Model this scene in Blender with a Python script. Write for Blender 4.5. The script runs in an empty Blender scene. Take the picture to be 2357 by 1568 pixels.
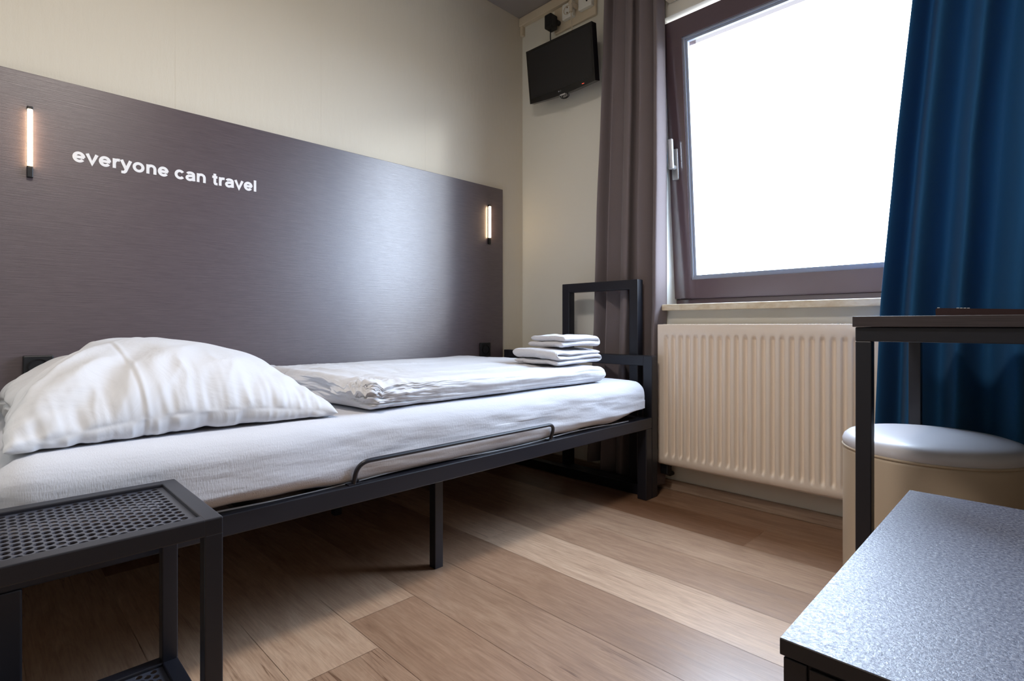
import bpy, bmesh, math, random
import numpy as np
from mathutils import Vector, Matrix, noise as mnoise

R = math.radians
random.seed(4)
sc = bpy.context.scene
col = sc.collection

# ------------------------------------------------------------------ camera
F_PX, CX, HOR, YAW, CAM_H = 1239.0, 1178.5, 750.0, 45.2, 0.74
cam_d = bpy.data.cameras.new('camera')
cam_d.sensor_width = 36.0
cam_d.lens = F_PX / 2357 * 36.0
cam_d.shift_y = -(784.0 - HOR) / 2357
cam_d.clip_start = 0.02
cam = bpy.data.objects.new('camera', cam_d)
cam.location = (0, 0, CAM_H)
cam.rotation_euler = (R(90), 0, R(YAW))
col.objects.link(cam)
sc.camera = cam

# ------------------------------------------------------------------ world: overcast white sky over a dim ground
SKY = 30.0
world = bpy.data.worlds.new('world')
sc.world = world
world.use_nodes = True
wn, wl = world.node_tree.nodes, world.node_tree.links
wn.clear()
w_out = wn.new('ShaderNodeOutputWorld')
w_bg = wn.new('ShaderNodeBackground')
w_tc = wn.new('ShaderNodeTexCoord')
w_sep = wn.new('ShaderNodeSeparateXYZ')
w_cr = wn.new('ShaderNodeValToRGB')
w_cr.color_ramp.elements[0].position = 0.47
w_cr.color_ramp.elements[0].color = (0.16, 0.17, 0.18, 1)
w_cr.color_ramp.elements[1].position = 0.52
w_cr.color_ramp.elements[1].color = (0.69, 0.81, 1.0, 1)
w_ma = wn.new('ShaderNodeMath'); w_ma.operation = 'MULTIPLY_ADD'
w_ma.inputs[1].default_value = 0.5; w_ma.inputs[2].default_value = 0.5
wl.new(w_tc.outputs['Generated'], w_sep.inputs[0])
wl.new(w_sep.outputs['Z'], w_ma.inputs[0])
wl.new(w_ma.outputs[0], w_cr.inputs[0])
wl.new(w_cr.outputs[0], w_bg.inputs['Color'])
w_bg.inputs['Strength'].default_value = SKY
wl.new(w_bg.outputs[0], w_out.inputs[0])

# portal in the window opening (guides sampling of the sky, emits nothing of its own)
po_d = bpy.data.lights.new('window_portal', 'AREA')
po_d.shape = 'RECTANGLE'; po_d.size = 1.5; po_d.size_y = 1.35
po_d.cycles.is_portal = True
po = bpy.data.objects.new('window_portal', po_d)
po.location = (-0.52, 2.50, 1.49)
po.rotation_euler = (R(-90), 0, 0)
col.objects.link(po)

# low hazy sun outside, shining through the window onto the foot half of the left wall
sun_d = bpy.data.lights.new('hazy_sun', 'SUN')
sun_d.energy = 1.0; sun_d.angle = R(6); sun_d.color = (.95, .97, 1.0)
sun = bpy.data.objects.new('hazy_sun', sun_d)
sun.rotation_euler = Vector((-.866, -.46, -.20)).to_track_quat('-Z', 'Y').to_euler()
sun.location = (3, 5, 3); col.objects.link(sun)

FILL_W = 24.0        # fill lamp added under the ceiling, out of view, to brighten the room

vs = sc.view_settings
vs.view_transform = 'Standard'; vs.look = 'None'; vs.gamma = 1.0
vs.exposure = 0.0
vs.use_curve_mapping = False
sc.cycles.max_bounces = 10
sc.cycles.diffuse_bounces = 4
sc.cycles.glossy_bounces = 4
sc.cycles.transparent_max_bounces = 12
sc.cycles.sample_clamp_indirect = 12
sc.cycles.caustics_reflective = False
sc.cycles.caustics_refractive = False
sc.cycles.use_denoising = True

# ------------------------------------------------------------------ helpers
def srgb(r, g, b):
    f = lambda c: (c/255/12.92) if c/255 <= .04045 else ((c/255+.055)/1.055)**2.4
    return (f(r), f(g), f(b), 1)

class Mat:
    """small wrapper that builds a principled material from nodes"""
    def __init__(s, name, color, rough=.5, metal=0, spec=.5, sheen=0):
        s.m = bpy.data.materials.new(name); s.m.use_nodes = True
        s.n, s.l = s.m.node_tree.nodes, s.m.node_tree.links
        s.b = s.n['Principled BSDF']
        s.b.inputs['Base Color'].default_value = color
        s.b.inputs['Roughness'].default_value = rough
        s.b.inputs['Metallic'].default_value = metal
        s.b.inputs['Specular IOR Level'].default_value = spec
        if sheen: s.b.inputs['Sheen Weight'].default_value = sheen
        s.bump_n = None
    def coords(s, scale=(1, 1, 1), kind='Object', rot=(0, 0, 0)):
        tc = s.n.new('ShaderNodeTexCoord'); mp = s.n.new('ShaderNodeMapping')
        mp.inputs['Scale'].default_value = scale
        mp.inputs['Rotation'].default_value = rot
        s.l.new(tc.outputs[kind], mp.inputs[0])
        return mp.outputs[0]
    def noise(s, scale, stretch=(1, 1, 1), detail=4, rough=.55, kind='Object', dist=0):
        nz = s.n.new('ShaderNodeTexNoise')
        nz.inputs['Scale'].default_value = scale
        nz.inputs['Detail'].default_value = detail
        nz.inputs['Roughness'].default_value = rough
        nz.inputs['Distortion'].default_value = dist
        s.l.new(s.coords(stretch, kind), nz.inputs['Vector'])
        return nz.outputs['Fac']
    def ramp(s, fac, stops):
        r = s.n.new('ShaderNodeValToRGB')
        e = r.color_ramp.elements
        while len(e) < len(stops): e.new(.5)
        for el, (p, c) in zip(e, stops):
            el.position = p; el.color = c
        s.l.new(fac, r.inputs[0])
        return r.outputs[0]
    def color(s, out): s.l.new(out, s.b.inputs['Base Color']); return s
    def rough(s, out): s.l.new(out, s.b.inputs['Roughness']); return s
    def mix(s, fac, a, b, mode='MIX'):
        m = s.n.new('ShaderNodeMix'); m.data_type = 'RGBA'; m.blend_type = mode
        for sock, v in ((m.inputs['Factor'], fac), (m.inputs['A'], a), (m.inputs['B'], b)):
            if hasattr(v, 'is_output'): s.l.new(v, sock)
            else: sock.default_value = v
        return m.outputs['Result']
    def math(s, op, a, b=0.0, c=0.0):
        m = s.n.new('ShaderNodeMath'); m.operation = op
        for i, v in enumerate((a, b, c)):
            if hasattr(v, 'is_output'): s.l.new(v, m.inputs[i])
            else: m.inputs[i].default_value = v
        return m.outputs[0]
    def bump(s, h, strength=.2, dist=.002):
        b = s.n.new('ShaderNodeBump')
        b.inputs['Strength'].default_value = strength
        b.inputs['Distance'].default_value = dist
        s.l.new(h, b.inputs['Height'])
        if s.bump_n: s.l.new(s.bump_n.outputs[0], b.inputs['Normal'])
        s.l.new(b.outputs[0], s.b.inputs['Normal'])
        s.bump_n = b
        return s

def link(name, me, parent=None):
    o = bpy.data.objects.new(name, me); col.objects.link(o)
    if parent is not None: o.parent = parent
    return o

def root_loc(o):
    v = Vector((0, 0, 0))
    while o is not None:
        v += o.location; o = o.parent
    return v

def obj(name, bm, m, parent=None, smooth=False, local=False, loc=None):
    """turns a bmesh in world coordinates into ONE mesh object under its thing"""
    me = bpy.data.meshes.new(name)
    base = Vector((0, 0, 0)) if local else root_loc(parent)
    if loc is not None and parent is None:
        base = Vector(loc)
    bmesh.ops.translate(bm, verts=bm.verts, vec=-base)
    bmesh.ops.recalc_face_normals(bm, faces=bm.faces)
    bm.to_mesh(me); bm.free()
    me.materials.append(m.m if isinstance(m, Mat) else m)
    if smooth:
        for p in me.polygons: p.use_smooth = True
    o = link(name, me, parent)
    if loc is not None and parent is None: o.location = loc
    return o

def thing(name, label, cat, loc=(0, 0, 0), group=None):
    o = bpy.data.objects.new(name, None); col.objects.link(o)
    o.location = loc; o.empty_display_size = .05
    return tag(o, label, cat, group)
def tag(o, label, cat, group=None):
    o['label'] = label; o['category'] = cat
    if group: o['group'] = group
    return o
def struct(name, bm, m, label=None, parent=None, smooth=False):
    o = obj(name, bm, m, parent, smooth)
    if parent is None: o['kind'] = 'structure'
    if label: o['label'] = label
    return o

def box(bm, x0, x1, y0, y1, z0, z1, bev=0, seg=2, mtx=None):
    r = bmesh.ops.create_cube(bm, size=1)
    vs_ = r['verts']
    for v in vs_:
        v.co = Vector((x0+(v.co.x+.5)*(x1-x0), y0+(v.co.y+.5)*(y1-y0), z0+(v.co.z+.5)*(z1-z0)))
    if mtx is not None:
        for v in vs_: v.co = mtx @ v.co
    if bev:
        es = list({e for v in vs_ for e in v.link_edges})
        bmesh.ops.bevel(bm, geom=es, offset=bev, segments=seg, profile=.5, affect='EDGES')
    return bm
def B(*a, **k): return box(bmesh.new(), *a, **k)

def cyl(bm, c, r, h, axis='Z', seg=24, r2=None):
    rr = bmesh.ops.create_cone(bm, cap_ends=True, segments=seg, radius1=r, radius2=r if r2 is None else r2, depth=h)
    m = {'Z': Matrix(), 'X': Matrix.Rotation(R(90), 4, 'Y'), 'Y': Matrix.Rotation(R(-90), 4, 'X')}[axis]
    for v in rr['verts']: v.co = (m @ v.co) + Vector(c)
    return bm

def tube(bm, pts, r, seg=10, cap=True):
    pts = [Vector(p) for p in pts]
    rings = []
    up = Vector((0, 0, 1))
    prev_n = None
    for i, p in enumerate(pts):
        a = pts[max(i-1, 0)]; b = pts[min(i+1, len(pts)-1)]
        t = (b-a).normalized()
        if prev_n is None:
            n = t.cross(up)
            if n.length < .1: n = t.cross(Vector((1, 0, 0)))
        else:
            n = prev_n - t*prev_n.dot(t)
        n.normalize(); prev_n = n
        bn = t.cross(n)
        rr = r(i/(len(pts)-1)) if callable(r) else r
        rings.append([bm.verts.new(p + (n*math.cos(2*math.pi*k/seg)+bn*math.sin(2*math.pi*k/seg))*rr) for k in range(seg)])
    for a, b in zip(rings, rings[1:]):
        for k in range(seg): bm.faces.new((a[k], a[(k+1) % seg], b[(k+1) % seg], b[k]))
    if cap:
        bm.faces.new(rings[0][::-1]); bm.faces.new(rings[-1])
    return bm

def arc_path(pts, rad, n=6):
    """polyline with rounded corners"""
    pts = [Vector(p) for p in pts]; out = [pts[0]]
    for a, b, c in zip(pts, pts[1:], pts[2:]):
        d1 = (a-b).normalized(); d2 = (c-b).normalized()
        p1, p2 = b+d1*rad, b+d2*rad
        for k in range(n+1):
            t = k/n
            out.append(p1*(1-t)**2 + b*2*t*(1-t) + p2*t*t)
    out.append(pts[-1]); return out

def lathe(bm, prof, c, seg=64):
    rings = []
    for r, z in prof:
        rings.append([bm.verts.new((c[0]+r*math.cos(2*math.pi*k/seg), c[1]+r*math.sin(2*math.pi*k/seg), c[2]+z)) for k in range(seg)] if r > 1e-6
                     else [bm.verts.new((c[0], c[1], c[2]+z))])
    for a, b in zip(rings, rings[1:]):
        for k in range(seg):
            q = (k+1) % seg
            if len(a) == 1 and len(b) == 1: continue
            if len(a) == 1: bm.faces.new((a[0], b[q], b[k]))
            elif len(b) == 1: bm.faces.new((a[k], a[q], b[0]))
            else: bm.faces.new((a[k], a[q], b[q], b[k]))
    return bm

def grid(bm, nu, nv, fn):
    g = [[bm.verts.new(fn(i/nu, j/nv)) for j in range(nv+1)] for i in range(nu+1)]
    for i in range(nu):
        for j in range(nv): bm.faces.new((g[i][j], g[i+1][j], g[i+1][j+1], g[i][j+1]))
    return g

def nz(x, y, z=0.0, oct_=3):
    return mnoise.fractal(Vector((x, y, z)), .9, 2.0, oct_)
def smooth01(a, b, x):
    t = min(1, max(0, (x-a)/(b-a))); return t*t*(3-2*t)

# ------------------------------------------------------------------ materials
m_wall = Mat('cream_wallpaper', srgb(212, 203, 186), .6, spec=.35)
n1 = m_wall.noise(55, (1, 1, .22), 3)
m_wall.bump(n1, .35, .003)
m_wall.bump(m_wall.noise(260, (1, 1, .6), 2), .25, .001)
m_wall2 = Mat('pale_wallpaper', srgb(224, 221, 210), .6, spec=.35)
m_wall2.bump(m_wall2.noise(70, (1, 1, .3), 3), .3, .002)
m_reveal = Mat('white_plaster', srgb(238, 236, 228), .6)
m_ceil = Mat('grey_ceiling', srgb(150, 143, 138), .8)
m_ceil.bump(m_ceil.noise(90), .2, .002)
m_cream = Mat('cream_plastic', srgb(214, 200, 176), .45)

m_panel = Mat('dark_laminate', srgb(84, 71, 74), .37, spec=1.0)
m_panel.b.inputs['Anisotropic'].default_value = .55
m_panel.b.inputs['Anisotropic Rotation'].default_value = .25
tgn = m_panel.n.new('ShaderNodeTangent'); tgn.direction_type = 'RADIAL'; tgn.axis = 'Z'
m_panel.l.new(tgn.outputs[0], m_panel.b.inputs['Tangent'])
g1 = m_panel.noise(9, (1, 1, 26), 6, .7)
g2 = m_panel.noise(60, (1, .35, 9), 3, .6)
m_panel.color(m_panel.mix(.5, m_panel.ramp(g1, [(.3, srgb(70, 58, 62)), (.7, srgb(94, 80, 83))]),
                          m_panel.ramp(g2, [(.35, srgb(70, 58, 62)), (.65, srgb(94, 80, 83))])))
m_panel.bump(m_panel.noise(26, (1, .25, 16), 4, .7), .35, .0012)
m_white_paint = Mat('white_vinyl', srgb(236, 232, 230), .5)

m_metal = Mat('anthracite_powder_coat', srgb(29, 30, 38), .38, spec=.5)
m_metal.bump(m_metal.noise(700, (1, 1, 1), 2), .12, .0005)
m_sheetmetal = Mat('grey_perforated_sheet', srgb(62, 64, 74), .34, spec=.6)
m_black = Mat('black_plastic', srgb(16, 16, 19), .45)
m_blackwood = Mat('black_board', srgb(34, 32, 36), .5)
m_dwood = Mat('dark_wood_edge', srgb(58, 50, 52), .45)
gw = m_dwood.noise(30, (.3, 1, 30), 4, .6)
m_dwood.color(m_dwood.ramp(gw, [(.3, srgb(46, 40, 42)), (.7, srgb(68, 60, 62))]))

def fabric(name, c, rough=.9, scale=900, st=.25, stretch=(1, 1, 1), sheen=.1, dist=.0006):
    m = Mat(name, c, rough, spec=.2, sheen=sheen)
    m.bump(m.noise(scale, stretch, 2), st, dist)
    return m
m_sheet = fabric('white_jersey_sheet', srgb(204, 205, 212), stretch=(1, 1.0, .25), st=.5, scale=420, dist=.0012)
m_sheet.bump(m_sheet.noise(9, (1, .5, 2.2), 4, .55), .35, .012)
m_linen = fabric('white_percale', srgb(210, 210, 214), .75, 500, .12)
m_linen.bump(m_linen.noise(7, (1, 1, 1), 4, .5, dist=.6), .45, .02)
m_linen.bump(m_linen.noise(28, (1, .5, 1), 3, .5, dist=.4), .2, .006)
m_pillow = fabric('white_pillowcase', srgb(208, 208, 212), .75, 500, .12)
m_pillow.bump(m_pillow.noise(9, (1, 1, .8), 4, .5, dist=.8), .35, .012)
m_towel = fabric('white_terry', srgb(216, 216, 222), 1.0, 330, .9, sheen=.3, dist=.003)

m_curt_l = fabric('taupe_curtain_cloth', srgb(130, 119, 120), .85, 420, .5, (1, 1, 1), .15, .0012)
m_curt_r = fabric('blue_curtain_cloth', srgb(36, 88, 132), .8, 420, .5, (1, 1, 1), .04, .0012)
for mm, c in ((m_curt_l, srgb(150, 135, 130)), (m_curt_r, srgb(70, 130, 175))):   # light glows faintly through the weave
    tr = mm.n.new('ShaderNodeBsdfTranslucent'); tr.inputs['Color'].default_value = c
    mx = mm.n.new('ShaderNodeMixShader'); mx.inputs[0].default_value = .10
    outn = mm.n['Material Output']
    mm.l.new(mm.b.outputs[0], mx.inputs[1]); mm.l.new(tr.outputs[0], mx.inputs[2])
    mm.l.new(mx.outputs[0], outn.inputs[0])

m_rad = Mat('cream_radiator_enamel', srgb(240, 226, 210), .35)
m_frame = Mat('mauve_brown_window_frame', srgb(94, 78, 84), .13, spec=1.0)
m_frame.bump(m_frame.noise(14, (1, 1, .3), 3), .03, .001)
m_bead = Mat('grey_glazing_bead', srgb(158, 166, 182), .3)
m_sill = Mat('pale_stone_sill', srgb(224, 210, 182), .4)
m_sill.color(m_sill.ramp(m_sill.noise(14, (1, 1, 2), 5, .6), [(.35, srgb(206, 186, 152)), (.6, srgb(232, 222, 200))]))
m_lever = Mat('satin_silver', srgb(196, 196, 198), .3, metal=.6)
m_screen = Mat('black_screen', srgb(22, 21, 24), .3, spec=.5)
m_gloss = Mat('gloss_black_bezel', srgb(14, 13, 16), .18, spec=.5)
m_logo = Mat('grey_print', srgb(130, 128, 130), .4)
m_leather = Mat('cream_faux_leather', srgb(190, 174, 152), .42, spec=.5)
m_leather.bump(m_leather.noise(300, (1, 1, 1), 2), .15, .0008)
m_seat = Mat('pale_grey_leather', srgb(205, 205, 212), .4, spec=.5)
m_seat.bump(m_seat.noise(300, (1, 1, 1), 2), .15, .0008)
m_folder = Mat('oxblood_leather', srgb(48, 26, 28), .4)
m_stitch = Mat('white_thread', srgb(225, 225, 228), .6)
m_brass = Mat('socket_metal', srgb(160, 130, 100), .4, metal=.8)

m_speckle = Mat('speckled_grey_laminate', srgb(70, 75, 90), .38, spec=.7)
sp = m_speckle.noise(260, (1, 1, 1), 3, .7)
m_speckle.color(m_speckle.ramp(sp, [(.35, srgb(76, 82, 102)), (.5, srgb(112, 118, 138)), (.66, srgb(150, 156, 172))]))
m_speckle.rough(m_speckle.ramp(m_speckle.noise(330, (1, 1, 1), 2), [(.35, (.34, .34, .34, 1)), (.65, (.5, .5, .5, 1))]))
m_speckle.bump(sp, .5, .0012)

m_glow = bpy.data.materials.new('warm_tube_light'); m_glow.use_nodes = True
gb = m_glow.node_tree.nodes['Principled BSDF']
gb.inputs['Base Color'].default_value = srgb(255, 240, 215)
gb.inputs['Emission Color'].default_value = (1.0, .74, .45, 1)
gb.inputs['Emission Strength'].default_value = 24.0
m_led = bpy.data.materials.new('red_standby_light'); m_led.use_nodes = True
lb = m_led.node_tree.nodes['Principled BSDF']
lb.inputs['Base Color'].default_value = (1, .1, .06, 1)
lb.inputs['Emission Color'].default_value = (1, .12, .06, 1)
lb.inputs['Emission Strength'].default_value = .5
m_fillglass = bpy.data.materials.new('opal_fill_glass'); m_fillglass.use_nodes = True  # glowing cover of the added ceiling fill lamp
ob_ = m_fillglass.node_tree.nodes['Principled BSDF']
ob_.inputs['Base Color'].default_value = srgb(250, 245, 235)
ob_.inputs['Emission Color'].default_value = (1, .86, .68, 1)
ob_.inputs['Emission Strength'].default_value = 4.0

# glass: clear pane that mirrors a little at a slant
m_glass = bpy.data.materials.new('window_glass'); m_glass.use_nodes = True
gn, gl = m_glass.node_tree.nodes, m_glass.node_tree.links
gn.remove(gn['Principled BSDF'])
g_t = gn.new('ShaderNodeBsdfTransparent'); g_t.inputs['Color'].default_value = (.93, .95, .96, 1)
g_g = gn.new('ShaderNodeBsdfGlossy'); g_g.inputs['Roughness'].default_value = .02
g_lw = gn.new('ShaderNodeLayerWeight'); g_lw.inputs['Blend'].default_value = .5
g_p = gn.new('ShaderNodeMath'); g_p.operation = 'POWER'; g_p.inputs[1].default_value = 5.0
gl.new(g_lw.outputs['Facing'], g_p.inputs[0])
g_f = gn.new('ShaderNodeMath'); g_f.operation = 'MULTIPLY_ADD'; g_f.inputs[1].default_value = .7; g_f.inputs[2].default_value = .035
gl.new(g_p.outputs[0], g_f.inputs[0])
g_m = gn.new('ShaderNodeMixShader')
gl.new(g_f.outputs[0], g_m.inputs[0]); gl.new(g_t.outputs[0], g_m.inputs[1]); gl.new(g_g.outputs[0], g_m.inputs[2])
gl.new(g_m.outputs[0], gn['Material Output'].inputs[0])

# oak planks: a colour seed per plank is stored with the mesh, grain runs along x
m_floor = Mat('oak_vinyl_planks', srgb(190, 160, 135), .4, spec=1.0)
at_ = m_floor.n.new('ShaderNodeAttribute'); at_.attribute_name = 'plank'
sepc = m_floor.n.new('ShaderNodeSeparateColor'); m_floor.l.new(at_.outputs['Color'], sepc.inputs[0])
tcf = m_floor.n.new('ShaderNodeTexCoord')
comb = m_floor.n.new('ShaderNodeCombineXYZ')
offx = m_floor.math('MULTIPLY', sepc.outputs[1], 37.0); offz = m_floor.math('MULTIPLY', sepc.outputs[2], 11.0)
m_floor.l.new(offx, comb.inputs[0]); m_floor.l.new(offz, comb.inputs[2])
addv = m_floor.n.new('ShaderNodeVectorMath'); addv.operation = 'ADD'
m_floor.l.new(tcf.outputs['Object'], addv.inputs[0]); m_floor.l.new(comb.outputs[0], addv.inputs[1])
def fl_noise(scale, st, det=5, ro=.6, dist=0.0):
    mp = m_floor.n.new('ShaderNodeMapping'); mp.inputs['Scale'].default_value = st
    m_floor.l.new(addv.outputs[0], mp.inputs[0])
    n = m_floor.n.new('ShaderNodeTexNoise'); n.inputs['Scale'].default_value = scale
    n.inputs['Detail'].default_value = det; n.inputs['Roughness'].default_value = ro; n.inputs['Distortion'].default_value = dist
    m_floor.l.new(mp.outputs[0], n.inputs['Vector']); return n.outputs['Fac']
f_a = fl_noise(7, (.6, 3.6, 1), 7, .7, 1.2)
f_b = fl_noise(26, (.35, 9, 1), 4, .6, .2)
f_c = fl_noise(3, (.5, 1.4, 1), 3, .5)
f_d = fl_noise(120, (.12, 1.6, 1), 3, .6)
c1 = m_floor.ramp(f_a, [(.28, srgb(142, 112, 90)), (.48, srgb(172, 142, 118)), (.7, srgb(194, 168, 144))])
c2 = m_floor.ramp(f_b, [(.3, srgb(150, 122, 100)), (.7, srgb(190, 162, 138))])
c12 = m_floor.mix(.4, c1, c2)
c12 = m_floor.mix(1.0, c12, m_floor.ramp(f_d, [(.35, (.86, .84, .82, 1)), (.6, (1.04, 1.04, 1.04, 1))]), 'MULTIPLY')
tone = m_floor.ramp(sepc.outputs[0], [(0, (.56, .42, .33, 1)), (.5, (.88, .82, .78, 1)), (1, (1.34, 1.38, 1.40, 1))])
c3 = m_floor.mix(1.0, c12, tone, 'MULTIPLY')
dk = m_floor.ramp(f_c, [(.3, (.84, .82, .80, 1)), (.6, (1, 1, 1, 1))])
c4 = m_floor.mix(1.0, c3, dk, 'MULTIPLY')
crk = m_floor.ramp(fl_noise(5, (.22, 7, 1), 3, .5, .5), [(.490, (1, 1, 1, 1)), (.498, (.45, .38, .34, 1)), (.502, (.45, .38, .34, 1)), (.510, (1, 1, 1, 1))])
crm = m_floor.ramp(fl_noise(2.2, (.7, 1, 1), 2), [(.55, (0, 0, 0, 1)), (.62, (1, 1, 1, 1))])
c5 = m_floor.mix(crm, c4, m_floor.mix(1.0, c4, crk, 'MULTIPLY'))
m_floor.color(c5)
m_floor.bump(f_b, .12, .001)
m_floor.rough(m_floor.ramp(f_a, [(.3, (.40, .40, .40, 1)), (.7, (.28, .28, .28, 1))]))
m_base = Mat('grey_oak_skirting', srgb(150, 126, 108), .5)
m_base.color(m_base.ramp(m_base.noise(9, (.5, 1, 9), 5, .6), [(.3, srgb(128, 104, 88)), (.7, srgb(172, 150, 130))]))

# ------------------------------------------------------------------ the room
XL, XR, YB, YF, ZC = -2.16, 1.25, 2.23, -2.3, 2.50

bm = bmesh.new()
lay = bm.loops.layers.float_color.new('plank')
PW, PL = 0.1945, 1.22
y0 = 0.6555
rows = range(-16, 9)
joint = {0: -1.235, -1: -1.095, 6: -0.735, 1: -.12, 2: -.26, 3: -.17, 4: -.33, 5: -.20, 7: -.1, -2: -.75, -3: -1.3}
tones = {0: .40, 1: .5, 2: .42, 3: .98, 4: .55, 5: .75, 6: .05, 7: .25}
for r_ in rows:
    ya, yb = y0+r_*PW, y0+(r_+1)*PW
    ya, yb = max(ya, YF), min(yb, YB)
    if yb <= ya: continue
    j = joint.get(r_, random.uniform(-1.2, 0))
    xs = j - 3*PL
    while xs < XR:
        xa, xb = max(xs, XL), min(xs+PL, XR)
        if xb > xa:
            g = .0005
            f = bm.faces.new([bm.verts.new(p) for p in ((xa+g, ya+g, 0), (xb-g, ya+g, 0), (xb-g, yb-g, 0), (xa+g, yb-g, 0))])
            cc = (random.random(), random.random(), random.random(), 1)
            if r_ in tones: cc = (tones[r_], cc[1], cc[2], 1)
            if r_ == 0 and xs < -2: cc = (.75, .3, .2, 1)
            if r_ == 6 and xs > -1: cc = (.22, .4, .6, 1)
            for lp in f.loops: lp[lay] = cc
        xs += PL
me = bpy.data.meshes.new('floor')
# bed under the planks so the seams read as thin dark lines
box(bm, XL, XR, YF, YB, -.06, -.002)
bm.to_mesh(me); bm.free(); me.materials.append(m_floor.m)
fo = link('floor', me); fo['kind'] = 'structure'

struct('ceiling', B(XL-.1, XR+.1, YF-.1, YB+.25, ZC, ZC+.1), m_ceil)
bm = B(XL-.12, XL, YF-.12, YB+.25, -.06, ZC)
for ys in (0.49, 1.02, -.04, 1.55):                       # butt joints of the wallpaper rolls
    box(bm, XL-.0002, XL+.0005, ys-.0006, ys+.0006, 0, ZC)
struct('wall_left', bm, m_wall)
struct('wall_added_shade', B(XL, -.86, -.26, -.13, 0, ZC), m_wall)  # unseen wall piece added to keep light off the floor under the bed head
struct('wall_right', B(XR, XR+.12, YF-.12, YB+.25, -.06, ZC), m_wall)
struct('wall_front', B(XL, XR, YF-.12, YF, -.06, ZC), m_wall)
WX0, WX1, WZ0, WZ1 = -1.262, 0.22, 0.808, 2.15
bm = bmesh.new()
box(bm, XL, WX0, YB, YB+.25, -.06, ZC)
box(bm, WX1, XR, YB, YB+.25, -.06, ZC)
box(bm, WX0, WX1, YB, YB+.25, -.06, WZ0)
box(bm, WX0, WX1, YB, YB+.25, WZ1, ZC)
bmesh.ops.remove_doubles(bm, verts=bm.verts, dist=1e-5)
struct('wall_back', bm, m_wall2)
# plaster lining of the opening
bm = bmesh.new()
box(bm, WX0, WX0+.004, YB+.001, YB+.24, WZ0, WZ1)
box(bm, WX1-.004, WX1, YB+.001, YB+.24, WZ0, WZ1)
box(bm, WX0, WX1, YB+.001, YB+.24, WZ1-.004, WZ1)
struct('trim_1', bm, m_reveal, 'white plaster lining of the window opening')
struct('baseboard_back', B(XL, XR, YB-.014, YB, 0, .046, bev=.003), m_base)
struct('baseboard_right', B(XR-.014, XR, YF, YB-.014, 0, .046, bev=.003), m_base)
# boxed trunking under the ceiling along the window wall
bm = bmesh.new()
box(bm, XL+.001, -1.45, YB-.03, YB, 2.452, ZC-.001, bev=.003)
box(bm, XL+.001, XL+.022, YB-.022, YB, 2.40, 2.452, bev=.002)
struct('trim_2', bm, m_cream, 'beige cable trunking under the ceiling')

# ------------------------------------------------------------------ window (tilted inwards at the top)
win = bpy.data.objects.new('window_1', None); col.objects.link(win); win['kind'] = 'structure'
win.location = (WX0, 2.33, 0.8355)
WM = WX1
bm = bmesh.new()
box(bm, WX0+.004, WX0+.05, 2.385, 2.45, .835, WZ1-.004, bev=.003)
box(bm, WM-.05, WM-.004, 2.385, 2.45, .835, WZ1-.004, bev=.003)
box(bm, WX0+.004, WM-.004, 2.385, 2.45, WZ1-.055, WZ1-.004, bev=.003)
box(bm, WX0+.004, WM-.004, 2.345, 2.45, .8355, .864, bev=.003)
box(bm, WX0+.004, WM-.004, 2.392, 2.45, .862, .90, bev=.003)
obj('fixed_frame', bm, m_frame, win)
obj('window_sill', B(-1.245, WX1+.02, 2.185, 2.345, .808, .8353, bev=.004), m_sill, win)
SW = (WX1-.01)-(-1.2575)
SH = 1.252
# sash in its own tilted space: origin at its lower left, y = depth
def sash_frame(bm, x0, x1, z0, z1, w, y0_, y1_, bev=.004):
    ob = [(x0, z0), (x1, z0), (x1, z1), (x0, z1)]
    ib = [(x0+w, z0+w), (x1-w, z0+w), (x1-w, z1-w), (x0+w, z1-w)]
    vf = [bm.verts.new((x, y0_, z)) for x, z in ob]; vi = [bm.verts.new((x, y0_, z)) for x, z in ib]
    bf = [bm.verts.new((x, y1_, z)) for x, z in ob]; bi = [bm.verts.new((x, y1_, z)) for x, z in ib]
    for k in range(4):
        q = (k+1) % 4
        bm.faces.new((vf[k], vf[q], vi[q], vi[k])); bm.faces.new((bf[q], bf[k], bi[k], bi[q]))
        bm.faces.new((vf[q], vf[k], bf[k], bf[q])); bm.faces.new((vi[k], vi[q], bi[q], bi[k]))
    if bev:
        bmesh.ops.bevel(bm, geom=[e for e in bm.edges if not e.is_boundary and e.calc_face_angle(0) > .5], offset=bev, segments=2, affect='EDGES')
    return bm
bm = sash_frame(bmesh.new(), 0, SW, 0, SH, .084, 0, .045)
sash = obj('sash', bm, m_frame, win, local=True)
sash.location = (-1.2575-WX0, 0, .867-.8355)
sash.rotation_euler = (R(4.8), 0, 0)
bm = sash_frame(bmesh.new(), .083, SW-.083, .083, SH-.083, .010, .008, .03, 0)
obj('glazing_bead', bm, m_bead, sash, local=True)
bm = sash_frame(bmesh.new(), .092, SW-.092, .072+.02, SH-.092, .012, .016, .034, 0)
obj('gasket', bm, m_bead, sash, local=True)
obj('glass_pane', B(.1, SW-.1, .022, .028, .1, SH-.1), m_glass, sash, local=True)
# handle on the left stile
hx = .032
bm = B(hx-.016, hx+.016, -.011, .0, .545, .685, bev=.004)
hb = obj('handle_plate', bm, m_lever, sash, local=True)
bm = bmesh.new()
cyl(bm, (hx, -.022, .60), .011, .034, 'Y', 16)
box(bm, hx-.012, hx+.012, -.052, -.034, .59, .725, bev=.006, seg=3)
obj('handle_lever', bm, m_lever, hb, local=True)

# boxed roller shutter housing over the window
struct('trim_3', B(-1.232, WX1+.1, 2.19, YB-.001, 2.20, 2.30, bev=.006), m_cream, 'cream shutter housing above the window')

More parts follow.
